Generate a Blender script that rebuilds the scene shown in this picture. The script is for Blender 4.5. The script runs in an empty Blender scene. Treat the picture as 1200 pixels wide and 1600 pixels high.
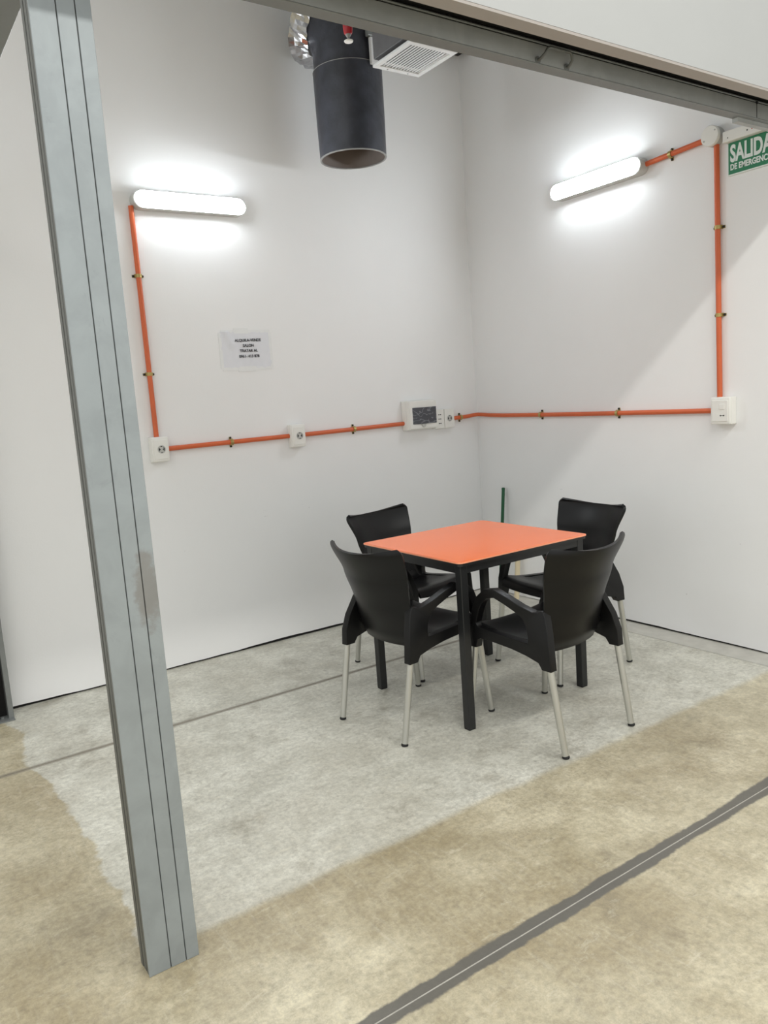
import bpy, bmesh, math, random
from mathutils import Vector, Matrix
random.seed(7)
S = bpy.context.scene
C = S.collection

# ------------------------------------------------------------------ camera, world, lights, exposure
cam_data = bpy.data.cameras.new('camera')
cam_data.sensor_fit = 'HORIZONTAL'
cam_data.sensor_width = 36.0
cam_data.lens = 1222.46 * 36.0 / 1200.0
cam_data.clip_start = 0.02
cam = bpy.data.objects.new('camera', cam_data)
cam.location = (-3.7638, -4.3039, 1.4461)
cam.rotation_euler = (1.42710, 0.07008, -0.60280)
C.objects.link(cam)
S.camera = cam

world = bpy.data.worlds.new('hall_air')
S.world = world
world.use_nodes = True
world.node_tree.nodes['Background'].inputs['Color'].default_value = (0.985, 1.0, 0.985, 1)
world.node_tree.nodes['Background'].inputs['Strength'].default_value = 0.60

def area_light(name, loc, rot, sx, sy, power, col):
    d = bpy.data.lights.new(name, 'AREA')
    d.shape = 'RECTANGLE'
    d.size = sx
    d.size_y = sy
    d.energy = power
    d.color = col
    o = bpy.data.objects.new(name, d)
    o.location = loc
    o.rotation_euler = rot
    C.objects.link(o)
    return o
# the long luminaire row of the hall over the aisle in front of the booth
area_light('hall_luminaire_row', (-2.2, -5.2, 4.9), (0, 0, 0), 10.0, 0.22, 182, (1.0, 0.98, 0.93))
BATTEN = 44.0

S.view_settings.view_transform = 'Standard'
S.view_settings.look = 'None'
S.view_settings.exposure = 0.70
S.view_settings.gamma = 1.0
S.view_settings.use_curve_mapping = False

# ------------------------------------------------------------------ materials
def lin(c):
    r = []
    for v in c:
        v = v / 255.0
        r.append(v / 12.92 if v <= 0.04045 else ((v + 0.055) / 1.055) ** 2.4)
    return tuple(r) + (1.0,)

def mat(name, rgb, rough=0.5, metal=0.0, var=0.05, scale=20.0, bump=0.0, bscale=60.0, spec=0.5, stretch=None):
    m = bpy.data.materials.new(name)
    m.use_nodes = True
    nt = m.node_tree
    b = nt.nodes['Principled BSDF']
    b.inputs['Roughness'].default_value = rough
    b.inputs['Metallic'].default_value = metal
    b.inputs['Specular IOR Level'].default_value = spec
    tc = nt.nodes.new('ShaderNodeTexCoord')
    mp = nt.nodes.new('ShaderNodeMapping')
    if stretch:
        mp.inputs['Scale'].default_value = stretch
    nt.links.new(tc.outputs['Object'], mp.inputs['Vector'])
    n = nt.nodes.new('ShaderNodeTexNoise')
    n.inputs['Scale'].default_value = scale
    n.inputs['Detail'].default_value = 5
    nt.links.new(mp.outputs['Vector'], n.inputs['Vector'])
    r = nt.nodes.new('ShaderNodeValToRGB')
    c = lin(rgb)
    r.color_ramp.elements[0].position = 0.3
    r.color_ramp.elements[1].position = 0.7
    r.color_ramp.elements[0].color = tuple(max(0, x * (1 - var)) for x in c[:3]) + (1,)
    r.color_ramp.elements[1].color = tuple(min(1, x * (1 + var)) for x in c[:3]) + (1,)
    nt.links.new(n.outputs['Fac'], r.inputs['Fac'])
    nt.links.new(r.outputs['Color'], b.inputs['Base Color'])
    if bump:
        n2 = nt.nodes.new('ShaderNodeTexNoise')
        n2.inputs['Scale'].default_value = bscale
        n2.inputs['Detail'].default_value = 4
        nt.links.new(mp.outputs['Vector'], n2.inputs['Vector'])
        bp = nt.nodes.new('ShaderNodeBump')
        bp.inputs['Strength'].default_value = bump
        bp.inputs['Distance'].default_value = 0.01
        nt.links.new(n2.outputs['Fac'], bp.inputs['Height'])
        nt.links.new(bp.outputs['Normal'], b.inputs['Normal'])
    return m

class NG:
    """small helper for writing node graphs"""
    def __init__(s, m):
        s.nt = m.node_tree
    def n(s, t, **kw):
        x = s.nt.nodes.new(t)
        for k, v in kw.items():
            setattr(x, k, v)
        return x
    def put(s, sock, v):
        if hasattr(v, 'is_output'):
            s.nt.links.new(v, sock)
        else:
            sock.default_value = v
    def math(s, op, a, b=0.0, c=0.0, clamp=False):
        x = s.n('ShaderNodeMath', operation=op, use_clamp=clamp)
        s.put(x.inputs[0], a); s.put(x.inputs[1], b); s.put(x.inputs[2], c)
        return x.outputs[0]
    def smooth(s, v, lo, hi):
        x = s.n('ShaderNodeMapRange', interpolation_type='SMOOTHSTEP')
        s.put(x.inputs['Value'], v)
        x.inputs['From Min'].default_value = lo
        x.inputs['From Max'].default_value = hi
        return x.outputs['Result']
    def noise(s, vec, scale, detail=5, rough=0.55, dist=0.0):
        x = s.n('ShaderNodeTexNoise')
        s.put(x.inputs['Vector'], vec)
        x.inputs['Scale'].default_value = scale
        x.inputs['Detail'].default_value = detail
        x.inputs['Roughness'].default_value = rough
        x.inputs['Distortion'].default_value = dist
        return x.outputs['Fac']
    def mix(s, f, a, b, blend='MIX'):
        x = s.n('ShaderNodeMix', data_type='RGBA', blend_type=blend)
        s.put(x.inputs[0], f); s.put(x.inputs[6], a); s.put(x.inputs[7], b)
        return x.outputs[2]
    def scale(s, vec, sc):
        x = s.n('ShaderNodeMapping')
        s.put(x.inputs['Vector'], vec)
        x.inputs['Scale'].default_value = sc
        return x.outputs['Vector']

def concrete():
    m = bpy.data.materials.new('concrete')
    m.use_nodes = True
    g = NG(m)
    b = m.node_tree.nodes['Principled BSDF']
    P = g.n('ShaderNodeNewGeometry').outputs['Position']
    xyz = g.n('ShaderNodeSeparateXYZ')
    g.put(xyz.inputs[0], P)
    X, Y = xyz.outputs[0], xyz.outputs[1]
    cloud = g.noise(P, 1.1, 6, 0.65, 0.15)
    mid = g.noise(P, 4.5, 10, 0.72, 0.15)
    fine = g.noise(P, 38, 6, 0.7)
    grit = g.noise(P, 160, 3, 0.7)
    wob = g.math('MULTIPLY_ADD', g.noise(P, 3.5, 5, 0.6), 0.22, -0.11)
    wob2 = g.math('MULTIPLY_ADD', g.noise(P, 2.2, 5, 0.6), 0.10, -0.05)
    # cleaned / differently sealed rectangle of the rented booth
    mx = g.smooth(g.math('ADD', X, wob), -3.292, -3.272)
    my = g.smooth(g.math('ADD', Y, wob2), -2.315, -2.265)
    inside = g.math('MULTIPLY', mx, my)
    hall = g.mix(g.smooth(mid, 0.34, 0.68), lin((172, 163, 138)), lin((206, 198, 173)))
    hall = g.mix(g.math('MULTIPLY', g.smooth(cloud, 0.42, 0.66), 0.85), hall, lin((150, 137, 108)))
    booth = g.mix(g.smooth(mid, 0.34, 0.66), lin((184, 182, 170)), lin((216, 215, 204)))
    booth = g.mix(g.math('MULTIPLY', g.smooth(cloud, 0.44, 0.7), 0.6), booth, lin((172, 167, 152)))
    col = g.mix(inside, hall, booth)
    # brushed streaks of the trowel, running across the aisle
    streak = g.noise(g.scale(P, (30.0, 3.0, 1.0)), 1.6, 6, 0.75, 0.2)
    col = g.mix(g.math('MULTIPLY', g.smooth(streak, 0.5, 0.75), 0.28), col, lin((205, 200, 184)))
    col = g.mix(g.math('MULTIPLY', g.smooth(fine, 0.5, 0.72), 0.35), col, lin((120, 113, 98)))
    col = g.mix(g.math('MULTIPLY', g.smooth(grit, 0.62, 0.75), 0.30), col, lin((98, 92, 80)))
    blot = g.noise(P, 3.1, 8, 0.75, 0.3)
    grain = g.noise(P, 48, 8, 0.85)
    gv = g.math('MULTIPLY_ADD', g.smooth(grain, 0.30, 0.70), 0.46, 0.75)
    cg = g.n('ShaderNodeCombineColor')
    for k_ in range(3):
        g.put(cg.inputs[k_], gv)
    col = g.mix(1.0, col, cg.outputs[0], 'MULTIPLY')
    col = g.mix(g.math('MULTIPLY', g.smooth(blot, 0.54, 0.70), 0.5), col, lin((118, 109, 90)))
    patch = g.noise(g.scale(P, (1.0, 2.2, 1.0)), 7.0, 9, 0.8, 0.25)
    col = g.mix(g.math('MULTIPLY', g.smooth(patch, 0.56, 0.66), 0.30), col, lin((222, 216, 196)))
    col = g.mix(g.math('MULTIPLY', g.smooth(patch, 0.42, 0.33), 0.32), col, lin((128, 120, 100)))
    # grey cement smears along the two sawn joints
    def band(y0, w, wobs, amp, colr, f):
        d = g.math('ABSOLUTE', g.math('SUBTRACT', Y, y0))
        ww = g.math('MULTIPLY_ADD', g.noise(P, wobs, 7, 0.7), amp, -amp * 0.5)
        k = g.smooth(g.math('ADD', d, ww), w + 0.006, w - 0.004)
        return g.mix(g.math('MULTIPLY', k, f), col, colr)
    col = band(-2.878, 0.030, 4.0, 0.055, lin((90, 88, 83)), 0.93)
    col = band(-0.806, 0.016, 4.0, 0.014, lin((132, 126, 113)), 0.8)
    g.put(b.inputs['Base Color'], col)
    rg = g.math('MULTIPLY_ADD', mid, 0.30, 0.24)
    g.put(b.inputs['Roughness'], rg)
    b.inputs['Specular IOR Level'].default_value = 0.5
    bp = g.n('ShaderNodeBump')
    bp.inputs['Strength'].default_value = 0.12
    bp.inputs['Distance'].default_value = 0.006
    g.put(bp.inputs['Height'], g.math('ADD', fine, g.math('MULTIPLY', mid, 0.8)))
    g.put(b.inputs['Normal'], bp.outputs['Normal'])
    return m

def wall_paint(name, rgb, along):
    m = bpy.data.materials.new(name)
    m.use_nodes = True
    g = NG(m)
    b = m.node_tree.nodes['Principled BSDF']
    P = g.n('ShaderNodeNewGeometry').outputs['Position']
    xyz = g.n('ShaderNodeSeparateXYZ')
    g.put(xyz.inputs[0], P)
    U = xyz.outputs[along]
    Z = xyz.outputs[2]
    c = lin(rgb)
    big = g.noise(P, 1.1, 4, 0.6)
    col = g.mix(g.smooth(big, 0.3, 0.7), tuple(x * 0.975 for x in c[:3]) + (1,), c)
    # faint horizontal scuffs where chair backs rubbed the paint
    sv = g.scale(P, (2.2, 2.2, 46.0))
    sc = g.smooth(g.noise(sv, 1.5, 6, 0.75, 0.6), 0.665, 0.70)
    zb = g.math('MULTIPLY', g.smooth(Z, 0.74, 0.80), g.smooth(Z, 0.885, 0.83))
    col = g.mix(g.math('MULTIPLY', g.math('MULTIPLY', sc, zb), 0.42), col, lin((120, 118, 116)))
    spk = g.smooth(g.noise(P, 34, 2, 0.4), 0.775, 0.80)
    low = g.smooth(Z, 1.3, 0.2)
    col = g.mix(g.math('MULTIPLY', g.math('MULTIPLY', spk, low), 0.5), col, lin((130, 122, 108)))
    g.put(b.inputs['Base Color'], col)
    b.inputs['Roughness'].default_value = 0.62
    b.inputs['Specular IOR Level'].default_value = 0.3
    bp = g.n('ShaderNodeBump')
    bp.inputs['Strength'].default_value = 0.06
    bp.inputs['Distance'].default_value = 0.006
    g.put(bp.inputs['Height'], g.math('ADD', g.noise(P, 120, 3), g.math('MULTIPLY', g.noise(P, 4, 3), 2.0)))
    g.put(b.inputs['Normal'], bp.outputs['Normal'])
    return m

def galvanized(name, rgb, rust=False):
    m = bpy.data.materials.new(name)
    m.use_nodes = True
    g = NG(m)
    b = m.node_tree.nodes['Principled BSDF']
    P = g.n('ShaderNodeNewGeometry').outputs['Position']
    c = lin(rgb)
    v = g.noise(P, 9.0, 6, 0.6, 0.7)
    col = g.mix(g.smooth(v, 0.3, 0.7), tuple(x * 0.93 for x in c[:3]) + (1,), tuple(min(1, x * 1.06) for x in c[:3]) + (1,))
    st = g.smooth(g.noise(g.scale(P, (9, 9, 5)), 1.6, 6, 0.7, 1.0), 0.60, 0.72)
    col = g.mix(g.math('MULTIPLY', st, 0.22), col, tuple(x * 0.55 for x in c[:3]) + (1,))
    if rust:
        xyz = g.n('ShaderNodeSeparateXYZ')
        g.put(xyz.inputs[0], P)
        dz = g.math('MULTIPLY', g.math('SUBTRACT', xyz.outputs[2], 1.02), 9.0)
        dx = g.math('MULTIPLY', g.math('SUBTRACT', xyz.outputs[0], -3.195), 26.0)
        d = g.math('SQRT', g.math('ADD', g.math('MULTIPLY', dz, dz), g.math('MULTIPLY', dx, dx)))
        d = g.math('ADD', d, g.math('MULTIPLY_ADD', g.noise(P, 26, 5, 0.7), 1.6, -0.8))
        k = g.smooth(d, 1.1, 0.55)
        col = g.mix(g.math('MULTIPLY', k, 0.55), col, lin((122, 114, 106)))
    g.put(b.inputs['Base Color'], col)
    b.inputs['Metallic'].default_value = 0.30
    g.put(b.inputs['Roughness'], g.math('MULTIPLY_ADD', v, 0.15, 0.40))
    return m

def emit(name, col, strength):
    m = bpy.data.materials.new(name)
    m.use_nodes = True
    b = m.node_tree.nodes['Principled BSDF']
    b.inputs['Base Color'].default_value = (0.9, 0.9, 0.9, 1)
    b.inputs['Emission Color'].default_value = col
    b.inputs['Emission Strength'].default_value = strength
    return m

M = {}
M['concrete'] = concrete()
M['wall_a'] = wall_paint('wall_paint_back', (238, 238, 238), 0)
M['wall_b'] = wall_paint('wall_paint_right', (238, 238, 238), 1)
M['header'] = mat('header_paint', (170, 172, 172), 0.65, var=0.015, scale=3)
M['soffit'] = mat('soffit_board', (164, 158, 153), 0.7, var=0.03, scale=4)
M['gap'] = mat('dark_gap', (26, 25, 24), 0.9)
M['strip'] = mat('cement_strip', (190, 188, 180), 0.6, var=0.09, scale=14, bump=0.2)
M['sealant'] = mat('joint_sealant', (172, 168, 160), 0.7, var=0.12, scale=40)
M['sealant_dark'] = mat('joint_sealant_dark', (118, 112, 102), 0.8, var=0.1, scale=40)
M['steel'] = galvanized('galvanized_steel', (150, 157, 160), True)
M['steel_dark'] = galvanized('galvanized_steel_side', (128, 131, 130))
M['steel_shade'] = galvanized('shaded_rail_steel', (98, 100, 97))  # shade of the column's left side put into the colour; handle borrows it
M['steel_beam'] = galvanized('galvanized_beam', (176, 179, 178))
M['plastic'] = mat('black_resin', (13, 13, 14), 0.38, var=0.06, scale=40, bump=0.03, bscale=300, spec=0.30)
M['alu'] = mat('brushed_aluminium', (196, 196, 190), 0.34, metal=0.85, var=0.04, scale=60, stretch=(1, 1, 0.05))
M['rubber'] = mat('black_rubber', (20, 20, 20), 0.7)
M['orange'] = mat('orange_laminate', (255, 122, 56), 0.10, var=0.015, scale=5, spec=0.55)
M['orange_edge'] = mat('orange_laminate_edge', (255, 168, 130), 0.35, var=0.02)
M['frame'] = mat('black_painted_steel', (26, 27, 28), 0.45, var=0.08)
M['conduit'] = mat('orange_conduit', (206, 98, 54), 0.42, var=0.05, scale=9)
M['white_plastic'] = mat('white_plastic', (232, 231, 226), 0.38, var=0.01)
M['grey_plastic'] = mat('grey_plastic', (190, 190, 186), 0.5, var=0.02)
M['black'] = mat('black_plastic', (18, 18, 19), 0.5)
M['brass'] = mat('zinc_clip', (176, 156, 100), 0.4, metal=0.8, var=0.1, scale=80)
M['paper'] = mat('white_paper', (224, 225, 230), 0.7, var=0.02, scale=8, bump=0.25, bscale=9)
M['tape'] = mat('clear_tape', (230, 231, 231), 0.35, var=0.02)
M['ink'] = mat('black_ink', (34, 34, 38), 0.7)
M['green'] = mat('sign_green', (22, 118, 78), 0.4, var=0.05, scale=30)
M['sign_white'] = mat('sign_lettering', (225, 232, 228), 0.4, var=0.02)
M['foil'] = mat('aluminium_foil', (180, 180, 182), 0.22, metal=0.95, var=0.1, scale=30)
M['wrap'] = mat('duct_wrap', (52, 54, 62), 0.38, var=0.35, scale=11, bump=0.25, bscale=24)
def wrap_scuffed():
    m = M['wrap']
    g = NG(m)
    b = m.node_tree.nodes['Principled BSDF']
    old = b.inputs['Base Color'].links[0].from_socket
    P = g.n('ShaderNodeNewGeometry').outputs['Position']
    k = g.smooth(g.noise(g.scale(P, (6, 6, 14)), 2.2, 7, 0.72, 1.4), 0.66, 0.72)
    g.put(b.inputs['Base Color'], g.mix(g.math('MULTIPLY', k, 0.6), old, lin((150, 150, 152))))
wrap_scuffed()
M['duct_in'] = mat('duct_lining', (112, 102, 96), 0.6, var=0.1, scale=6)
M['rim'] = mat('duct_rim', (150, 149, 147), 0.4, metal=0.3)
M['grille'] = mat('grille_white', (216, 217, 218), 0.4, var=0.02)
M['plenum'] = mat('plenum_grey', (88, 88, 90), 0.6, var=0.1)
M['red'] = mat('sprinkler_red', (170, 30, 40), 0.3)
M['broom_green'] = mat('green_painted_pole', (14, 84, 50), 0.35, var=0.06)
M['cream'] = mat('pale_wood', (214, 200, 168), 0.55, var=0.08, scale=12, stretch=(1, 1, 0.1))
M['batten_glow'] = emit('lit_diffuser', (0.90, 0.96, 1.0, 1), BATTEN)
M['led'] = emit('led_dot', (1.0, 0.55, 0.6, 1), 2.0)

def film():
    m = bpy.data.materials.new('smoked_window_film')
    m.use_nodes = True
    g = NG(m)
    b = m.node_tree.nodes['Principled BSDF']
    tc = g.n('ShaderNodeTexCoord').outputs['Object']
    n = g.noise(g.scale(tc, (1, 1, 1.8)), 13, 1, 0.4, 1.2)
    ridge = g.math('ABSOLUTE', g.math('SUBTRACT', n, 0.5))
    k = g.smooth(ridge, 0.05, 0.0)
    g.put(b.inputs['Base Color'], g.mix(g.math('MULTIPLY', k, 0.4), lin((74, 76, 82)), lin((170, 172, 178))))
    b.inputs['Roughness'].default_value = 0.18
    bp = g.n('ShaderNodeBump')
    bp.inputs['Strength'].default_value = 0.8
    bp.inputs['Distance'].default_value = 0.01
    g.put(bp.inputs['Height'], n)
    g.put(b.inputs['Normal'], bp.outputs['Normal'])
    return m
M['film'] = film()

# ------------------------------------------------------------------ mesh helpers
def obj(name, bm, m, parent=None, loc=(0, 0, 0), rot=(0, 0, 0), smooth=False):
    me = bpy.data.meshes.new(name)
    bmesh.ops.recalc_face_normals(bm, faces=bm.faces[:])
    bm.to_mesh(me)
    bm.free()
    me.materials.append(M[m])
    if smooth:
        for p in me.polygons:
            p.use_smooth = True
        me.set_sharp_from_angle(angle=math.radians(40))
    o = bpy.data.objects.new(name, me)
    C.objects.link(o)
    o.location = loc
    o.rotation_euler = rot
    if parent:
        o.parent = parent
    return o

def tag(o, label, cat, group=None):
    o['label'] = label
    o['category'] = cat
    if group:
        o['group'] = group
    return o

def thing(name, label, cat, loc=(0, 0, 0), rotz=0.0, group=None):
    o = bpy.data.objects.new(name, None)
    o.empty_display_size = 0.1
    C.objects.link(o)
    o.location = loc
    o.rotation_euler = (0, 0, rotz)
    return tag(o, label, cat, group)

def struct(o):
    o['kind'] = 'structure'
    return o

def box(x0, x1, y0, y1, z0, z1, bev=0.0, seg=2, bm=None):
    t = bmesh.new()
    bmesh.ops.create_cube(t, size=1.0)
    for v in t.verts:
        v.co = Vector((x0 + (v.co.x + .5) * (x1 - x0), y0 + (v.co.y + .5) * (y1 - y0), z0 + (v.co.z + .5) * (z1 - z0)))
    if bev:
        bmesh.ops.bevel(t, geom=t.edges[:], offset=bev, segments=seg, affect='EDGES', profile=0.5)
    return join(bm, t)

def join(bm, t):
    if bm is None:
        return t
    me = bpy.data.meshes.new('tmp')
    t.to_mesh(me)
    t.free()
    bm.from_mesh(me)
    bpy.data.meshes.remove(me)
    return bm

def tube(pts, r, n=14, bm=None, cap=True):
    bm = bm or bmesh.new()
    pts = [Vector(p) for p in pts]
    rs = r if isinstance(r, (list, tuple)) else [r] * len(pts)
    rings = []
    prev = None
    for i, p in enumerate(pts):
        d = (pts[min(i + 1, len(pts) - 1)] - pts[max(i - 1, 0)]).normalized()
        if prev is None:
            a = Vector((0, 0, 1)) if abs(d.z) < 0.9 else Vector((1, 0, 0))
            u = d.cross(a).normalized()
        else:
            u = (prev - d * prev.dot(d)).normalized()
        prev = u
        w = d.cross(u)
        rings.append([bm.verts.new(p + (u * math.cos(2 * math.pi * k / n) + w * math.sin(2 * math.pi * k / n)) * rs[i]) for k in range(n)])
    for a, b in zip(rings, rings[1:]):
        for k in range(n):
            bm.faces.new((a[k], a[(k + 1) % n], b[(k + 1) % n], b[k]))
    if cap:
        bm.faces.new(rings[0][::-1])
        bm.faces.new(rings[-1])
    return bm

def lathe(prof, n=24, axis='Z', bm=None, close=False):
    """prof: list of (radius, height)"""
    bm = bm or bmesh.new()
    rings = []
    for r, h in prof:
        ring = []
        for k in range(n):
            a = 2 * math.pi * k / n
            c, s = math.cos(a) * r, math.sin(a) * r
            ring.append(bm.verts.new({'Z': (c, s, h), 'Y': (c, h, s), 'X': (h, c, s)}[axis]))
        rings.append(ring)
    pr = list(zip(rings, rings[1:]))
    if close:
        pr.append((rings[-1], rings[0]))
    for a, b in pr:
        for k in range(n):
            bm.faces.new((a[k], a[(k + 1) % n], b[(k + 1) % n], b[k]))
    if not close:
        if prof[0][0] > 1e-4:
            bm.faces.new(rings[0])
        if prof[-1][0] > 1e-4:
            bm.faces.new(rings[-1])
    return bm

def text_mesh(name, body, size, m, parent, loc, rot, bold=0.0, align='CENTER', sx=1.0, depth=0.0006, width=None):
    cu = bpy.data.curves.new(name, 'FONT')
    cu.body = body
    cu.size = size
    cu.offset = bold
    cu.extrude = depth
    cu.align_x = align
    cu.resolution_u = 4
    tmp = bpy.data.objects.new(name + '_curve', cu)
    C.objects.link(tmp)
    dg = bpy.context.evaluated_depsgraph_get()
    me = bpy.data.meshes.new_from_object(tmp.evaluated_get(dg))
    bpy.data.objects.remove(tmp)
    bpy.data.curves.remove(cu)
    me.materials.clear()
    me.materials.append(M[m])
    o = bpy.data.objects.new(name, me)
    C.objects.link(o)
    o.parent = parent
    o.location = loc
    o.rotation_euler = rot
    if width:
        xs = [v.co.x for v in me.vertices]
        sx = width / (max(xs) - min(xs))
    o.scale = (sx, 1, 1)
    return o

# ------------------------------------------------------------------ the setting
XL, YF = -9.0, -9.0
floor = struct(obj('floor', box(XL, 0.25, YF, 0.25, -0.30, -0.012), 'sealant_dark'))
J1, J2, G = -0.806, -2.880, 0.0026
STRIP = -0.155
for (x0, x1, y0, y1) in ((XL, STRIP - .002, J1 + G, 0.2), (XL, STRIP - .002, J2 + G, J1 - G), (XL, 0.2, YF, J2 - G)):
    obj('slab', box(x0, x1, y0, y1, -0.012, 0.0), 'concrete', floor)
obj('edge_strip', box(STRIP, 0.2, J2 + G, 0.2, -0.012, 0.004, 0.003, 1), 'strip', floor)
obj('joint_sealant', box(XL, 0.2, J2 - G, J2 + G, -0.012, -0.001), 'sealant', floor)
obj('joint_sealant', box(XL, STRIP, J1 - G, J1 + G, -0.012, -0.003), 'sealant_dark', floor)

def ragged_wall(along, length0, length1, height, thick):
    """a wall board whose lower edge is slightly uneven above a dark gap"""
    bm = bmesh.new()
    n = 90
    front, back = [], []
    for i in range(n + 1):
        t = length0 + (length1 - length0) * i / n
        z = 0.012 + 0.005 * math.sin(t * 3.1) + random.uniform(-0.002, 0.003)
        if along == 'x':
            front.append((bm.verts.new((t, 0, z)), bm.verts.new((t, 0, height))))
            back.append((bm.verts.new((t, thick, z)), bm.verts.new((t, thick, height))))
        else:
            front.append((bm.verts.new((0, t, z)), bm.verts.new((0, t, height))))
            back.append((bm.verts.new((thick, t, z)), bm.verts.new((thick, t, height))))
    for i in range(n):
        bm.faces.new((front[i][0], front[i + 1][0], front[i + 1][1], front[i][1]))
        bm.faces.new((back[i][0], back[i][1], back[i + 1][1], back[i + 1][0]))
        bm.faces.new((front[i][0], back[i][0], back[i + 1][0], front[i + 1][0]))
        bm.faces.new((front[i][1], front[i + 1][1], back[i + 1][1], back[i][1]))
    for k in (0, n):
        bm.faces.new((front[k][0], front[k][1], back[k][1], back[k][0]))
    return bm
WH = 4.1
struct(obj('wall_back', ragged_wall('x', XL, 0.0, WH, 0.12), 'wall_a'))
struct(obj('wall_right', ragged_wall('y', YF, 0.12, WH, 0.12), 'wall_b'))
struct(obj('trim_1', box(XL, 0, 0.012, 0.10, -0.001, 0.03), 'gap'))
struct(obj('trim_2', box(0.012, 0.10, YF, 0.0, 0.0, 0.03), 'gap'))
struct(obj('ceiling_light_block', box(-3.42, 0.12, -2.56, 0.12, 4.1, 4.2), 'header'))  # unseen slab added to block ambient light from above the booth
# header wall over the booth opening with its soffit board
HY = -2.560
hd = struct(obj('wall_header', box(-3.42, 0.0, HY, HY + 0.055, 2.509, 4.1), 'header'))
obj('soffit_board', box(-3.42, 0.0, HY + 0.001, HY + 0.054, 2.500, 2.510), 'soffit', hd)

# ------------------------------------------------------------------ steel frame of the booth
CX, CY, CW, CD, CH = -3.3066, -2.3821, 0.1355, 0.0723, 2.49
col = thing('steel_column', 'grey galvanized steel column with two vertical grooves standing in the foreground', 'column', (CX, CY, 0))
a, b2 = 0.43 * CW, 0.74 * CW
for x0, x1 in ((0.0, a - .0012), (a + .0012, b2 - .0012), (b2 + .0012, CW)):
    obj('front_section', box(x0, x1, 0, 0.006, 0, CH, 0.0010, 1), 'steel', col)
obj('core', box(0.0015, CW - 0.0015, 0.0055, 0.024, 0.0, CH), 'steel_shade', col)
obj('guide_rail', box(0.004, CW - .004, 0.0235, 0.0285, 0, CH), 'gap', col)
obj('guide_rail', box(0.001, CW, 0.028, 0.048, 0, CH, 0.001, 1), 'steel_shade', col)
obj('guide_rail', box(0.004, CW - .002, 0.047, 0.053, 0.001, CH), 'gap', col)
obj('guide_rail', box(0.000, CW, 0.0525, CD, 0, CH, 0.001, 1), 'steel_shade', col)

beam = thing('front_beam', 'grey galvanized steel beam with a pull handle under the white header', 'beam', (CX, CY, 2.487))
L = -0.004 - CX
def cprof(y0, y1, z0, z1, x0, x1):
    return box(x0, x1, y0, y1, z0, z1, 0.0015, 1)
obj('face_plate', cprof(0, 0.006, 0.003, 0.062, 0, L), 'steel_beam', beam)
obj('bottom_flange', cprof(-0.001, 0.046, -0.001, 0.004, 0, L), 'steel_dark', beam)  # underside darkened in the colour to offset light bounced off the floor
obj('back_plate', cprof(0.040, 0.046, 0.003, 0.062, 0, L), 'steel_beam', beam)
obj('top_plate', cprof(0.001, 0.046, 0.060, 0.0625, 0.001, L), 'gap', beam)
obj('shutter_slat', tube([(0.0, 0.004, 0.0695), (L, 0.004, 0.0695)], 0.0042, 10), 'steel_dark', beam, smooth=True)
obj('slot_back', box(0.0, L, 0.012, 0.045, 0.0620, 0.094), 'gap', beam)
obj('slot_shade_cover', box(0.0, L, -0.121, 0.013, 0.086, 0.094), 'gap', beam)  # added dark cover that keeps the slot above the beam in shade
hx0, hx1 = -1.744 - CX, -1.609 - CX
hz = 2.498 - 2.487
obj('handle', tube([(hx0, 0.001, hz), (hx0, -0.012, hz), (hx0 + .004, -0.030, hz + .010), (hx0 + .012, -0.036, hz + .026), (hx0 + .022, -0.036, hz + .030),
                    (hx1 - .022, -0.036, hz + .030), (hx1 - .012, -0.036, hz + .026), (hx1 - .004, -0.030, hz + .010), (hx1, -0.012, hz), (hx1, 0.001, hz)], 0.0048, 10), 'steel_shade', beam, smooth=True)
for hx in (hx0, hx1):
    obj('handle_plate', lathe([(0.0115, -0.0035), (0.0115, -0.001), (0.0115, 0.0005)], 14, 'Y'), 'steel_dark', beam, (hx, 0, hz))
obj('end_plate', box(-0.572 - CX, L - .02, 0.020, 0.045, -0.018, 0.0), 'steel_beam', beam)
jx = -0.468 - CX
obj('seam', box(jx, jx + .0022, -0.0012, 0.001, 0.004, 0.060), 'gap', beam)
obj('bolt', lathe([(0.0055, -0.004), (0.0055, 0.0005)], 10, 'Y'), 'black', beam, (jx, 0, 0.062))

sb = thing('side_beam', 'dark grey steel beam running back from the column at top left', 'beam', (-3.3066, CY + CD, 2.484))
SL = -CY - CD - 0.004
obj('web', box(0, 0.005, 0.0, SL, 0, 0.09, 0.001, 1), 'steel_dark', sb)
obj('bottom_flange', box(0, 0.056, 0.0, SL, -0.002, 0.003, 0.001, 1), 'steel_dark', sb)
obj('web', box(0.051, 0.056, 0.0, SL, 0, 0.09, 0.001, 1), 'steel_dark', sb)

po = thing('channel_post', 'grey steel channel post with a dark slot against the back wall', 'post', (-3.262, -0.135, 0))
obj('flange', box(-0.024, 0, 0, 0.13, 0, 2.48, 0.002, 1), 'steel_dark', po)
obj('web', box(-0.075, -0.023, 0.06, 0.13, 0, 2.48), 'gap', po)
obj('flange', box(-0.105, -0.074, -0.004, 0.13, 0, 2.48, 0.002, 1), 'steel_dark', po)
obj('foot_plate', box(-0.115, 0.0, -0.03, 0.06, 0, 0.006, 0.001, 1), 'steel_dark', po)
obj('bolt', lathe([(0.009, 0.006), (0.009, 0.014), (0.004, 0.016)], 8), 'steel_dark', po, (-0.05, 0.02, 0))

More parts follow.
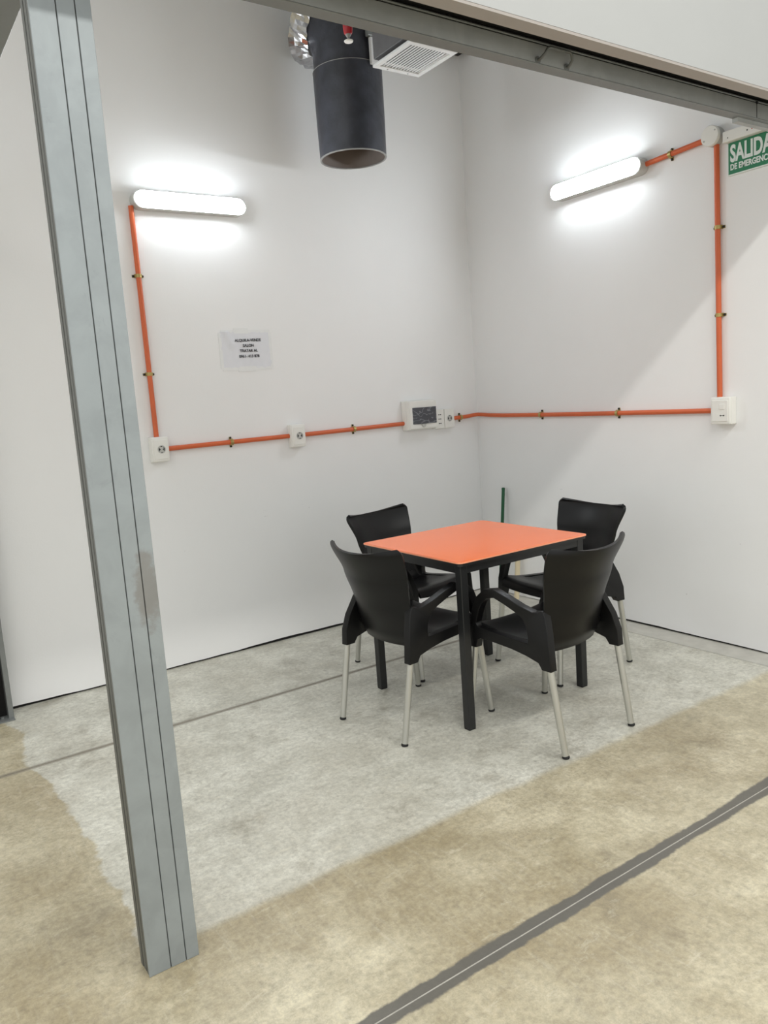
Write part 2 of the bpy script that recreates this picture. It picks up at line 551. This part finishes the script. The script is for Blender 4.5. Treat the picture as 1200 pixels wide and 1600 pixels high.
# ------------------------------------------------------------------ table
TX, TY, TA, TB, TZ = -1.3422, -1.4529, 0.3953, 0.375, 0.75
tb = thing('square_table', 'square table with glossy orange top and black steel legs', 'table', (TX, TY, 0))
def plate(hx, hy, z0, z1, r, seg=6):
    bm = bmesh.new()
    pts = []
    for cx, cy, a0 in ((hx - r, hy - r, 0), (-hx + r, hy - r, 90), (-hx + r, -hy + r, 180), (hx - r, -hy + r, 270)):
        for k in range(seg + 1):
            t = math.radians(a0 + 90 * k / seg)
            pts.append((cx + r * math.cos(t), cy + r * math.sin(t)))
    lo = [bm.verts.new((x, y, z0)) for x, y in pts]
    hi = [bm.verts.new((x, y, z1)) for x, y in pts]
    bm.faces.new(lo[::-1])
    bm.faces.new(hi)
    for k in range(len(pts)):
        j = (k + 1) % len(pts)
        bm.faces.new((lo[k], lo[j], hi[j], hi[k]))
    return bm
obj('tabletop', plate(TA - .002, TB - .002, TZ - 0.0035, TZ, 0.022), 'orange', tb)
obj('top_edge', plate(TA, TB, TZ - 0.0070, TZ - 0.0012, 0.024), 'orange_edge', tb)
obj('top_underside', plate(TA - .004, TB - .004, TZ - 0.020, TZ - 0.0070, 0.022), 'frame', tb)
A0 = TZ - 0.020
ia, ib = TA - 0.020, TB - 0.020
for y0 in (-ib, ib - 0.022):
    obj('apron', box(-ia, ia, y0, y0 + 0.022, A0 - 0.036, A0, 0.002, 1), 'frame', tb)
for x0 in (-ia, ia - 0.022):
    obj('apron', box(x0, x0 + 0.022, -ib + .021, ib - .021, A0 - 0.036, A0, 0.002, 1), 'frame', tb)
lw = 0.038
for sx in (-1, 1):
    for sy in (-1, 1):
        cx, cy = sx * (ia - lw / 2 + .002), sy * (ib - lw / 2 + .002)
        lg = obj('leg', box(cx - lw / 2, cx + lw / 2, cy - lw / 2, cy + lw / 2, 0.006, A0 - .001, 0.003, 2), 'frame', tb)
        obj('foot_cap', box(cx - lw / 2 + .001, cx + lw / 2 - .001, cy - lw / 2 + .001, cy + lw / 2 - .001, 0.0, 0.007, 0.001, 1), 'rubber', lg)

# ------------------------------------------------------------------ chairs
def sstep(t):
    t = max(0.0, min(1.0, t))
    return t * t * (3 - 2 * t)

def lerp_tab(tab, t):
    for (a0, b0), (a1, b1) in zip(tab, tab[1:]):
        if t <= a1:
            k = (t - a0) / (a1 - a0)
            k = k * k * (3 - 2 * k) * 0.4 + k * 0.6
            return b0 + (b1 - b0) * k
    return tab[-1][1]

def sheet(fn, nu, nv, th):
    """thin curved shell with a real thickness; fn(u,v)->point, u in -1..1, v in 0..1"""
    bm = bmesh.new()
    P = [[Vector(fn(-1 + 2 * i / nu, j / nv)) for i in range(nu + 1)] for j in range(nv + 1)]
    N = []
    for j in range(nv + 1):
        row = []
        for i in range(nu + 1):
            du = P[j][min(i + 1, nu)] - P[j][max(i - 1, 0)]
            dv = P[min(j + 1, nv)][i] - P[max(j - 1, 0)][i]
            row.append(du.cross(dv).normalized())
        N.append(row)
    f = [[bm.verts.new(P[j][i] + N[j][i] * th / 2) for i in range(nu + 1)] for j in range(nv + 1)]
    b = [[bm.verts.new(P[j][i] - N[j][i] * th / 2) for i in range(nu + 1)] for j in range(nv + 1)]
    for j in range(nv):
        for i in range(nu):
            bm.faces.new((f[j][i], f[j][i + 1], f[j + 1][i + 1], f[j + 1][i]))
            bm.faces.new((b[j][i], b[j + 1][i], b[j + 1][i + 1], b[j][i + 1]))
    for j in range(nv):
        for i in (0, nu):
            bm.faces.new((f[j][i], f[j + 1][i], b[j + 1][i], b[j][i]))
    for i in range(nu):
        for j in (0, nv):
            bm.faces.new((f[j][i], f[j][i + 1], b[j][i + 1], b[j][i]))
    return bm

def back_pt(u, v):
    z = 0.385 + (0.812 - 0.385) * v
    w = lerp_tab([(0, 0.160), (0.3, 0.182), (0.45, 0.189), (0.7, 0.213), (1.0, 0.246)], v)
    if v > 0.93:
        t = (v - 0.93) / 0.07
        w -= 0.028 * (1 - math.sqrt(max(0, 1 - t * t)))
    y = lerp_tab([(0, -0.130), (0.12, -0.158), (0.4, -0.196), (0.7, -0.234), (1.0, -0.292)], v)
    cur = lerp_tab([(0, 0.030), (0.4, 0.055), (1.0, 0.072)], v)
    y += cur * abs(u) ** 2.0
    z += 0.022 * u * u * v * v
    return (u * w, y, z)

def seat_pt(u, v):
    tab_y = [(0, -0.128), (0.06, -0.118), (0.15, -0.090), (0.9, 0.205), (0.96, 0.228), (1.0, 0.236)]
    tab_z = [(0, 0.450), (0.06, 0.425), (0.15, 0.410), (0.5, 0.420), (0.82, 0.450), (0.9, 0.452), (0.96, 0.440), (1.0, 0.412)]
    y = lerp_tab(tab_y, v)
    z = lerp_tab(tab_z, v)
    w = 0.178 + 0.035 * sstep(v)
    z += 0.016 * abs(u) ** 3 * (1 - 0.3 * v)
    if v > 0.85:
        w -= 0.02 * ((v - 0.85) / 0.15) ** 2
    return (u * w, y, z)

OUT = [(-.207, .345), (-.160, .345), (-.145, .370), (-.08, .386), (.00, .398), (.10, .408), (.165, .412), (.185, .402), (.195, .365), (.237, .365),
       (.233, .46), (.208, .53), (.170, .592), (.118, .635), (.062, .645), (.000, .622), (-.055, .588), (-.10, .566), (-.126, .566), (-.138, .574), (-.148, .572), (-.160, .550), (-.186, .485), (-.202, .415)]
INN = [(-.0905, .455), (-.09, .44), (-.075, .438), (-.04, .44), (.02, .444), (.10, .45), (.155, .455), (.178, .458), (.188, .465), (.194, .475),
       (.184, .50), (.165, .535), (.138, .572), (.102, .600), (.060, .609), (.006, .588), (-.030, .562), (-.05, .545), (-.06, .535), (-.067, .52), (-.073, .508), (-.078, .497), (-.083, .485), (-.087, .47)]
def side_x(y, z):
    x = 0.180 + 0.034 * sstep((0.58 - z) / 0.16)
    x += 0.012 * sstep((y + .02) / .22) * sstep((0.58 - z) / 0.16)
    x += 0.062 * sstep((z - 0.44) / 0.16) * sstep((y + .16) / .20)
    return x
def arm_mesh(s):
    bm = bmesh.new()
    th = 0.036
    loops = {}
    for nm, L_ in (('o', OUT), ('i', INN)):
        for k in (0, 1):
            loops[nm + str(k)] = [bm.verts.new((s * (side_x(y, z) + (k - .5) * th), y, z)) for y, z in L_]
    n = len(OUT)
    for i in range(n):
        j = (i + 1) % n
        for k in '01':
            bm.faces.new((loops['o' + k][i], loops['o' + k][j], loops['i' + k][j], loops['i' + k][i]))
        for q in 'oi':
            bm.faces.new((loops[q + '0'][i], loops[q + '0'][j], loops[q + '1'][j], loops[q + '1'][i]))
    bmesh.ops.recalc_face_normals(bm, faces=bm.faces[:])
    es = [e for e in bm.edges if len(e.link_faces) == 2 and e.calc_face_angle(0) > math.radians(50)]
    bmesh.ops.bevel(bm, geom=es, offset=0.010, segments=3, affect='EDGES', profile=0.6, clamp_overlap=True)
    return bm

def make_chair(loc, rz, label):
    t = thing('armchair', label, 'chair', loc, rz, 'chairs around the orange table')
    obj('backrest', sheet(back_pt, 24, 56, 0.013), 'plastic', t, smooth=True)
    obj('seat', sheet(seat_pt, 20, 30, 0.014), 'plastic', t, smooth=True)
    for s in (-1, 1):
        obj('armrest', arm_mesh(s), 'plastic', t, smooth=True)
        for top, foot in (((s * .216, -.180, .40), (s * .213, -.250, 0)), ((s * .222, .214, .41), (s * .246, .258, 0))):
            tv, fv = Vector(top), Vector(foot)
            d = (fv - tv).normalized()
            lg = obj('leg', tube([tv, tv + (fv - tv) * 0.5, fv - d * 0.010], [0.0145, 0.0142, 0.0132], 16), 'alu', t, smooth=True)
            e = fv - d * 0.012
            obj('rubber_foot', tube([e, e + d * 0.004, fv + Vector((0, 0, .003)), fv + Vector((0, 0, 0.0005))], [0.0128, 0.0150, 0.0152, 0.0120], 14), 'rubber', lg, smooth=True)
    return t

def copy_chair(src, loc, rz, label):
    r = src.copy()
    C.objects.link(r)
    r.location = loc
    r.rotation_euler = (0, 0, rz)
    r['label'] = label
    for ch in list(src.children):
        c = ch.copy()
        C.objects.link(c)
        c.parent = r
        for g_ in list(ch.children):
            d = g_.copy()
            C.objects.link(d)
            d.parent = c
    return r
R = math.radians
chair = make_chair((-1.410, -2.0, 0), R(3), 'black resin armchair nearest the camera, back turned, right of the front table leg')
copy_chair(chair, (-1.785, -1.495, 0), R(-90 + 6), 'black resin armchair at the left table side, seen from behind')
copy_chair(chair, (-1.315, -0.885, 0), R(180 + 12), 'black resin armchair between the table and the wall with the taped notice')
copy_chair(chair, (-0.785, -1.50, 0), R(90 - 5), 'black resin armchair between the table and the wall with the exit sign')

# ------------------------------------------------------------------ wall lamps
def batten(name, label, loc, rz, length):
    """local X along the wall, local -Y out of the wall"""
    t = thing(name, label, 'lamp', loc, rz, 'tube lamps on the walls')
    def capsule(hl, hh, y0, y1, rnd, seg=10):
        bm = bmesh.new()
        rows = []
        for dy, k in ((y0, 1.0), (y1 + rnd, 1.0), (y1 + rnd * 0.5, 0.95), (y1 + rnd * 0.12, 0.84), (y1, 0.66)):
            h = hh * k
            ring = []
            for sx, a0 in ((1, -90), (-1, 90)):
                for i in range(seg + 1):
                    a_ = math.radians(a0 + 180 * i / seg)
                    ring.append(bm.verts.new((sx * (hl - hh) + h * math.cos(a_), dy, h * math.sin(a_))))
            rows.append(ring)
        for r0, r1 in zip(rows, rows[1:]):
            n = len(r0)
            for i in range(n):
                bm.faces.new((r0[i], r0[(i + 1) % n], r1[(i + 1) % n], r1[i]))
        bm.faces.new(rows[0])
        bm.faces.new(rows[-1])
        return bm
    obj('base', capsule(length / 2 + .012, 0.0445, -0.001, -0.068, 0.004), 'grey_plastic', t, smooth=True)
    obj('diffuser', capsule(length / 2, 0.0435, -0.064, -0.081, 0.014), 'batten_glow', t, smooth=True)
    return t
batten('tube_lamp', 'lit white tube lamp on the back wall above the taped notice', (-2.027, 0, 2.577), 0, 0.625)
batten('tube_lamp', 'lit white tube lamp on the right wall near the round junction box', (0, -1.172, 2.592), R(-90), 0.635)

# ------------------------------------------------------------------ conduits, clips, outlets
PR = 0.0135
OFF = 0.018
def conduit(pts, label, r=PR):
    o = obj('conduit', tube(pts, r, 16), 'conduit', smooth=True)
    return tag(o, label, 'conduit', 'orange conduits')
ZA = 1.262
conduit([(-2.352, -OFF, 2.548), (-2.352, -OFF, 1.325)], 'orange conduit dropping from the lamp above the notice, beside the column')
conduit([(-2.296, -OFF, 1.256), (-1.536, -OFF, 1.262)], 'orange horizontal conduit between the two single sockets on the back wall')
conduit([(-1.440, -OFF, 1.262), (-0.668, -OFF, 1.272)], 'orange horizontal conduit between a single socket and the breaker box')
conduit([(-0.238, -OFF, 1.278), (-0.16, -OFF, 1.279), (-0.09, -0.020, 1.283), (-0.05, -0.026, 1.288), (-0.026, -0.045, 1.289), (-OFF, -0.09, 1.286), (-OFF, -0.16, 1.281), (-OFF, -0.3, 1.276), (-OFF, -1.0, 1.268), (-OFF, -1.893, 1.264)], 'orange conduit bending round the corner from breaker box to switch')
conduit([(-OFF, -1.918, 1.333), (-OFF, -1.912, 2.572)], 'orange vertical conduit on the right wall up from the switch')
conduit([(-OFF, -1.855, 2.612), (-OFF, -1.492, 2.594)], 'short orange conduit between round junction box and tube lamp')

def clip(loc, axis, wall, label):
    """a metal saddle; axis = direction of the pipe in the wall plane ('h' or 'v')"""
    rz = 0 if wall == 'a' else R(-90)
    t = thing('pipe_clip', label, 'clip', loc, rz, 'conduit clips')
    bm = bmesh.new()
    ro, ri, w = PR + .0035, PR + .0005, 0.009
    n = 12
    rows = []
    for s in (-1, 1):
        for r in (ri, ro):
            rows.append([bm.verts.new((s * w, -OFF - r * math.sin(math.pi * k / n) if 0 < k < n else -OFF, r * math.cos(math.pi * k / n))) for k in range(n + 1)])
    a_, b_, c_, d_ = rows
    for k in range(n):
        bm.faces.new((a_[k], a_[k + 1], b_[k + 1], b_[k]))
        bm.faces.new((c_[k], d_[k], d_[k + 1], c_[k + 1]))
        bm.faces.new((b_[k], b_[k + 1], d_[k + 1], d_[k]))
        bm.faces.new((a_[k], c_[k], c_[k + 1], a_[k + 1]))
    for s in (-1, 1):
        box(-w, w, -0.0185, -0.0005, s * ro - .002, s * ro + .002, bm=bm)
        box(-w * .8, w * .8, -0.004, -0.0005, min(s * ro, s * (ro + .014)), max(s * ro, s * (ro + .014)), bm=bm)
    rot = (0, 0, 0) if axis == 'h' else (0, R(90), 0)
    st = obj('strap', bm, 'brass', t, rot=rot)
    for s in (-1, 1):
        obj('screw', lathe([(0.0062, -0.0035), (0.0062, -0.008), (0.003, -0.0105)], 10, 'Y'), 'black', st, (0, 0, s * (ro + .008)))
    return t
clip((-2.358 + .006, 0, 2.188), 'v', 'a', 'upper brass clip on the vertical conduit beside the column')
clip((-2.352, 0, 1.668), 'v', 'a', 'lower brass clip on the vertical conduit beside the column')
clip((-1.913, 0, 1.259), 'h', 'a', 'brass clip on the conduit between the two single sockets')
clip((-1.064, 0, 1.267), 'h', 'a', 'brass clip on the conduit left of the breaker box')
clip((-0.170, 0, 1.279), 'h', 'a', 'brass clip right of the breaker box near the corner')
clip((0, -0.646, 1.272), 'h', 'b', 'brass clip on the right wall conduit nearer the corner')
clip((0, -1.263, 1.267), 'h', 'b', 'brass clip on the right wall conduit midway to the switch')
clip((0, -1.915, 2.178), 'v', 'b', 'upper brass clip on the vertical conduit under the junction box')
clip((0, -1.917, 1.748), 'v', 'b', 'lower brass clip on the vertical conduit above the switch')
clip((0, -1.649, 2.602), 'h', 'b', 'brass clip between tube lamp and round junction box')

def schuko(parent, x, z, y):
    """round socket well with pins and earth lips on a plate at depth y"""
    w = obj('socket_well', lathe([(0.0225, 0.0), (0.0225, -0.0025), (0.0195, -0.0025), (0.0185, -0.0005), (0.0, -0.0005)], 24, 'Y'), 'grey_plastic', parent, (x, y, z), smooth=True)
    for dx in (-0.0095, 0.0095):
        obj('pin_hole', lathe([(0.0034, 0.0), (0.0034, -0.0016)], 10, 'Y'), 'black', w, (dx, 0, 0))
    for dz in (-0.0165, 0.0165):
        obj('earth_lip', box(-0.004, 0.004, -0.0022, 0, dz - .002, dz + .002), 'black', w)
    for s in (-1, 1):
        bm = bmesh.new()
        vs = []
        for k in range(7):
            a_ = math.radians(-40 + 80 * k / 6)
            vs.append((bm.verts.new((s * .0125 * math.cos(a_), -.0018, .0125 * math.sin(a_))), bm.verts.new((s * .0165 * math.cos(a_), -.0018, .0165 * math.sin(a_)))))
        for p, q in zip(vs, vs[1:]):
            bm.faces.new((p[0], p[1], q[1], q[0]))
        obj('shadow_slot', bm, 'black', w)

def outlet(label, loc, rz, w, h, d, kind):
    t = thing('wall_socket' if kind == 'socket' else 'wall_switch', label, 'socket' if kind == 'socket' else 'switch', loc, rz)
    obj('back_box', box(-w / 2, w / 2, -d + .014, 0, -h / 2, h / 2, 0.004, 2), 'white_plastic', t)
    p = obj('cover_plate', box(-w / 2 + .001, w / 2 - .001, -d, -d + .0145, -h / 2 + .001, h / 2 - .001, 0.006, 3), 'white_plastic', t, smooth=True)
    obj('insert', box(-w / 2 + .012, w / 2 - .012, -d - .003, -d + .002, -h / 2 + .016, h / 2 - .016, 0.0012, 1), 'white_plastic', t)
    if kind == 'socket':
        schuko(t, 0.004, 0, -d - .003)
    else:
        obj('rocker', box(-0.002, 0.026, -d - .0065, -d - .002, 0.008, 0.034, 0.001, 1), 'white_plastic', t)
        for dx in (0.004, 0.022):
            obj('pin_hole', lathe([(0.0036, -d - .0029), (0.0036, -d - .0042)], 10, 'Y'), 'black', t, (dx, 0, -0.024))
        obj('pin_slot', box(0.009, 0.017, -d - .0036, -d - .002, -0.0255, -0.0225), 'black', t)
    return t
outlet('white single socket at the foot of the vertical conduit beside the column', (-2.347, 0, 1.257), 0, 0.098, 0.138, 0.052, 'socket')
outlet('white single socket on the back wall midway along the orange conduit', (-1.487, 0, 1.260), 0, 0.096, 0.138, 0.056, 'socket')
outlet('white switch and socket box on the right wall below the exit sign', (0, -1.944, 1.264), R(-90), 0.110, 0.140, 0.058, 'switch')

# breaker box
br = thing('breaker_box', 'white breaker box with a dark window wrapped in plastic on the back wall', 'breaker box', (-0.548, 0, 1.322))
obj('back_box', box(-0.121, 0.121, -0.055, 0, -0.098, 0.098, 0.005, 2), 'white_plastic', br)
def trapezoid_front():
    bm = bmesh.new()
    a_ = [(-0.120, -0.054, -0.097), (0.120, -0.054, -0.097), (0.120, -0.054, 0.097), (-0.120, -0.054, 0.097)]
    b_ = [(-0.110, -0.082, -0.090), (0.116, -0.082, -0.090), (0.116, -0.082, 0.090), (-0.110, -0.082, 0.090)]
    va = [bm.verts.new(p) for p in a_]
    vb = [bm.verts.new(p) for p in b_]
    for i in range(4):
        j = (i + 1) % 4
        bm.faces.new((va[i], va[j], vb[j], vb[i]))
    bm.faces.new(vb)
    bm.faces.new(va[::-1])
    bmesh.ops.bevel(bm, geom=bm.edges[:], offset=0.003, segments=2, affect='EDGES')
    return bm
obj('front_cover', trapezoid_front(), 'white_plastic', br)
def bowed_window():
    bm = bmesh.new()
    n = 10
    rows = []
    for i in range(n + 1):
        x = -0.088 + 0.200 * i / n
        bow = 0.010 * (1 - (2 * i / n - 1) ** 2)
        rows.append((bm.verts.new((x, -0.0825 - bow, -0.060)), bm.verts.new((x, -0.0825 - bow, 0.050)), bm.verts.new((x, -0.080, 0.050)), bm.verts.new((x, -0.080, -0.060))))
    for p, q in zip(rows, rows[1:]):
        for k in range(4):
            bm.faces.new((p[k], p[(k + 1) % 4], q[(k + 1) % 4], q[k]))
    bm.faces.new(rows[0])
    bm.faces.new(rows[-1])
    return bm
dr = obj('window_flap', bowed_window(), 'film', br)
obj('pull_tab', lathe([(0.018, -0.083), (0.018, -0.087), (0.014, -0.089)], 16, 'Y'), 'grey_plastic', dr, (0.0, 0, -0.066))

ds = thing('double_socket', 'white double plate with a round socket and slots beside the breaker box', 'socket', (-0.330, 0, 1.281))
obj('back_box', box(-0.088, 0.088, -0.028, 0, -0.066, 0.066, 0.003, 2), 'white_plastic', ds)
obj('cover_plate', box(-0.086, -0.0035, -0.040, -0.027, -0.065, 0.065, 0.004, 2), 'white_plastic', ds)
obj('cover_plate', box(0.0, 0.086, -0.040, -0.027, -0.065, 0.065, 0.004, 2), 'white_plastic', ds)
for z in (-0.030, 0.0, 0.030):
    for dx in (-0.008, 0.008):
        obj('pin_hole', lathe([(0.0038, -0.0395), (0.0038, -0.0412)], 10, 'Y'), 'black', ds, (-0.044 + dx, 0, z))
    obj('pin_slot', box(-0.047, -0.041, -0.0411, -0.0395, z - .0016, z + .0016), 'black', ds)
schuko(ds, 0.043, 0.0, -0.040)

# round junction box
jb = thing('junction_box', 'round white junction box where the conduits meet beside the exit sign', 'junction box', (0, -1.898, 2.614), R(-90))
obj('body', lathe([(0.048, 0.0), (0.048, -0.040), (0.046, -0.042)], 28, 'Y'), 'grey_plastic', jb, smooth=True)
obj('lid', lathe([(0.0495, -0.040), (0.0495, -0.052), (0.046, -0.057), (0.0, -0.058)], 28, 'Y'), 'white_plastic', jb, smooth=True)
for s in (-1, 1):
    obj('screw', lathe([(0.004, -0.056), (0.004, -0.060)], 10, 'Y'), 'grey_plastic', jb, (s * .03, 0, s * 0.02))

# ------------------------------------------------------------------ exit sign with its luminaire
sg = thing('exit_sign', 'green exit sign with white lettering under its white emergency light', 'sign', (0, -2.092, 2.49), R(-90))
SW = 0.240
obj('sign_plate', box(-SW / 2 - .006, SW / 2 + .006, -0.012, -0.001, -0.082, 0.070, 0.001, 1), 'sign_white', sg)
gp = obj('green_panel', box(-SW / 2, SW / 2, -0.0135, -0.0115, -0.076, 0.070, 0.0004, 1), 'green', sg)
text_mesh('large_lettering', 'SALIDA', 0.108, 'sign_white', gp, (-SW / 2 + 0.010, -0.0142, -0.018), (R(90), 0, 0), 0.0036, 'LEFT', width=0.212)
text_mesh('small_lettering', 'DE EMERGENCIA', 0.038, 'sign_white', gp, (-SW / 2 + 0.010, -0.0142, -0.057), (R(90), 0, 0), 0.0012, 'LEFT', width=0.216)
hs = obj('light_housing', box(-SW / 2 - .010, SW / 2 + .010, -0.048, -0.001, 0.0705, 0.122, 0.004, 2), 'white_plastic', sg)
obj('indicator', lathe([(0.0035, -0.0475), (0.0035, -0.0492)], 10, 'Y'), 'black', hs, (-SW / 2 + .118, 0, 0.094))
obj('indicator', lathe([(0.0030, -0.0475), (0.0030, -0.0492)], 10, 'Y'), 'red', hs, (-SW / 2 + .142, 0, 0.094))
obj('indicator', lathe([(0.0035, -0.0475), (0.0035, -0.0492)], 10, 'Y'), 'led', hs, (-SW / 2 + .160, 0, 0.094))
obj('indicator', lathe([(0.0028, -0.0475), (0.0028, -0.0492)], 10, 'Y'), 'black', hs, (-SW / 2 + .018, 0, 0.088))

# ------------------------------------------------------------------ notice
nt_ = thing('paper_notice', 'white printed paper notice taped to the back wall below the tube lamp', 'notice', (-1.757, 0, 1.786), R(0))
def crinkle(hx, hz, y, amp):
    bm = bmesh.new()
    nx, nz = 24, 16
    g = []
    for j in range(nz + 1):
        row = []
        for i in range(nx + 1):
            x, z = -hx + 2 * hx * i / nx, -hz + 2 * hz * j / nz
            d = amp * (math.sin(x * 37 + z * 61) * math.sin(z * 43 - x * 19 + 1) + 0.6 * math.sin(x * 95 - z * 70))
            d += 0.007 * math.exp(-((x + .10 + .5 * (z - .05)) / .018) ** 2) * sstep((z + .02) / .06)
            row.append(bm.verts.new((x, y - abs(d), z)))
        g.append(row)
    for j in range(nz):
        for i in range(nx):
            bm.faces.new((g[j][i], g[j][i + 1], g[j + 1][i + 1], g[j + 1][i]))
    r = bmesh.ops.extrude_face_region(bm, geom=bm.faces[:])
    for v in r['geom']:
        if isinstance(v, bmesh.types.BMVert):
            v.co.y = -0.0005
    return bm
obj('sheet', crinkle(0.158, 0.104, -0.0015, 0.0012), 'paper', nt_, rot=(0, R(0.6), 0), smooth=True)
tk = 0
for (x0, x1, z0, z1) in ((-.150, .160, .098, .116), (-.158, .165, -.117, -.098), (-.168, -.150, -.105, .10), (.150, .168, -.105, .10), (-.07, .02, .094, .125), (-.06, .05, -.125, -.094)):
    obj('tape', box(x0, x1, -0.0022 - 0.00015 * tk, -0.0004, z0, z1), 'tape', nt_)
    tk += 1
for txt, z, s in (('ALQUILA-VENDE', 0.056, 0.0225), ('SALON', 0.0255, 0.0225), ('TRATAR AL', -0.004, 0.0225), ('0961- 413 878', -0.036, 0.0225)):
    text_mesh('lettering', txt, s, 'ink', nt_, (0.014, -0.0062, z - 0.008), (R(90), R(-0.5), 0), 0.00035, 'CENTER', 0.98)

# ------------------------------------------------------------------ air duct, grille, sprinkler
DX, DY, DR = -1.172, -0.40, 0.188
du = thing('air_duct', 'dark hanging air duct open at the bottom in front of the back wall', 'duct', (DX, DY, 2.80))
N_ = 40
obj('lower_sleeve', lathe([(DR, 0.004), (DR + .004, 0.20), (DR + .006, 0.46), (DR - .003, 0.462), (DR - .006, 0.455), (DR - .008, 0.004)], N_, close=True), 'wrap', du, smooth=True)
obj('rim', lathe([(DR + .0010, 0.0), (DR + .0010, 0.005), (DR - .0085, 0.005), (DR - .0085, 0.0)], N_, close=True), 'rim', du)
obj('lining', lathe([(DR - .0085, 0.006), (DR - .0085, 0.62), (DR - .0095, 0.62), (DR - .0095, 0.006)], N_, close=True), 'duct_in', du, smooth=True)
# elbow towards the wall
el = []
rc = 0.16
dirv = Vector((-0.42, 0.9, 0)).normalized()
base = Vector((0, 0, 0.452))
for k in range(13):
    t = math.radians(78 * k / 12)
    rr = 0.24
    el.append(base + Vector((0, 0, 0.10)) * min(1, k) + Vector((0, 0, 1)) * rr * math.sin(t) + dirv * rr * (1 - math.cos(t)))
obj('elbow', tube(el, DR - 0.002, N_, cap=False), 'wrap', du, smooth=True)
obj('seam_band', lathe([(DR + .003, 0.4585), (DR + .0070, 0.4595), (DR + .0070, 0.4625), (DR + .003, 0.464)], N_, close=True), 'rim', du, smooth=True)
def foil_collar():
    bm = bmesh.new()
    n = 64
    rows = []
    e0 = el[-5]
    ax = (el[-3] - el[-7]).normalized()
    u = ax.cross(Vector((0, 0, 1))).normalized()
    w = ax.cross(u)
    for j in range(5):
        row = []
        for i in range(n):
            a_ = 2 * math.pi * i / n
            r = DR + 0.006 + 0.016 * j + random.uniform(-.008, .010)
            row.append(bm.verts.new(e0 + ax * (0.02 * j - 0.02) + (u * math.cos(a_) + w * math.sin(a_)) * r))
        rows.append(row)
    for p, q in zip(rows, rows[1:]):
        for i in range(n):
            bm.faces.new((p[i], p[(i + 1) % n], q[(i + 1) % n], q[i]))
    return bm
obj('foil_collar', foil_collar(), 'foil', du)

gr = thing('air_grille', 'white slatted air grille under a grey plenum box beside the duct', 'grille', (-1.335, -1.22, 3.0), R(0))
gw, gd = 0.136, 0.150
obj('plenum', box(-gw + .004, gw - .004, -gd + .002, gd - .006, 0.030, 0.30, 0.002, 1), 'plenum', gr)
for x0, x1, y0, y1 in ((-gw, gw, -gd, -gd + .028), (-gw, gw, gd - .028, gd), (-gw, -gw + .022, -gd + .027, gd - .027), (gw - .022, gw, -gd + .027, gd - .027)):
    obj('frame', box(x0, x1, y0, y1, -0.004, 0.008, 0.001, 1), 'grille', gr)
ns = 14
for i in range(ns):
    x = -gw + 0.028 + (2 * gw - 0.056) * i / (ns - 1)
    bm = box(-0.0050, 0.0050, -gd + .027, gd - .027, -0.0012, 0.0012)
    bmesh.ops.rotate(bm, verts=bm.verts, cent=(0, 0, 0), matrix=Matrix.Rotation(R(-12), 3, 'Y'))
    obj('slat', bm, 'grille', gr, (x, 0, 0.002))
for x in (-0.06, 0.06):
    obj('screw', lathe([(0.004, -0.004), (0.003, -0.0055)], 8), 'steel_dark', gr, (x, gd - .014, 0))

tag(obj('hanging_panel', box(-1.155, -1.035, -0.62, -0.60, 3.235, 3.37, 0.002, 1), 'grille'), 'small white panel hanging between the duct and the grille', 'panel')
tag(obj('metal_bracket', box(-1.17, -1.03, -0.625, -0.595, 3.372, 3.44, 0.003, 1), 'steel_dark'), 'small grey metal bracket above the white panel by the duct', 'bracket')

sp = thing('fire_sprinkler', 'small red and white fire sprinkler in front of the dark duct', 'sprinkler', (-1.550, -1.0, 3.125))
obj('deflector', lathe([(0.0, -0.003), (0.020, -0.003), (0.022, 0.002), (0.012, 0.006), (0.006, 0.010)], 18), 'white_plastic', sp, smooth=True)
obj('yoke', tube([(0, 0, 0.008), (0, 0, 0.022)], 0.006, 10), 'rim', sp)
obj('bulb', lathe([(0.008, 0.018), (0.010, 0.022), (0.014, 0.028), (0.015, 0.040)], 14), 'rim', sp, smooth=True)
obj('body', lathe([(0.016, 0.030), (0.020, 0.036), (0.023, 0.060), (0.020, 0.14)], 14), 'red', sp, smooth=True)
obj('drop_pipe', tube([(0, 0, 0.13), (0, 0, 0.975)], 0.014, 12), 'red', sp)

bb = thing('black_bracket', 'black angle bracket high in the corner beside the white grille', 'bracket', (-0.08, -0.06, 3.665))
obj('plate', box(-0.09, 0.075, -0.05, 0.055, 0.03, 0.06, 0.002, 1), 'black', bb)
obj('lip', box(-0.09, 0.075, -0.055, -0.045, 0.0, 0.06, 0.002, 1), 'black', bb)
obj('bolt', lathe([(0.012, 0.030), (0.012, 0.020), (0.006, 0.016)], 8), 'steel_dark', bb, (0.01, 0.0, 0))

# ------------------------------------------------------------------ poles in the corner
gp_ = thing('green_pole', 'thin dark green pole leaning in the corner behind the table', 'pole', (-0.11, -0.27, 0))
obj('handle', tube([(0, 0, 0.004), (0.075, -0.006, 0.765)], 0.0115, 14), 'broom_green', gp_, smooth=True)
obj('end_cap', tube([(0.0745, -0.006, 0.762), (0.0752, -0.006, 0.772), (0.0755, -0.006, 0.776)], [0.0125, 0.0122, 0.007], 14), 'broom_green', gp_, smooth=True)
cp_ = thing('wooden_pole', 'short pale wooden pole beside the green pole under the table edge', 'pole', (-0.07, -0.395, 0))
obj('shaft', tube([(0, 0, 0.0), (0.050, 0.0, 0.50)], 0.018, 14), 'cream', cp_, smooth=True)
obj('end_ring', tube([(0.0495, 0, 0.495), (0.051, 0, 0.51)], [0.019, 0.016], 14), 'cream', cp_, smooth=True)
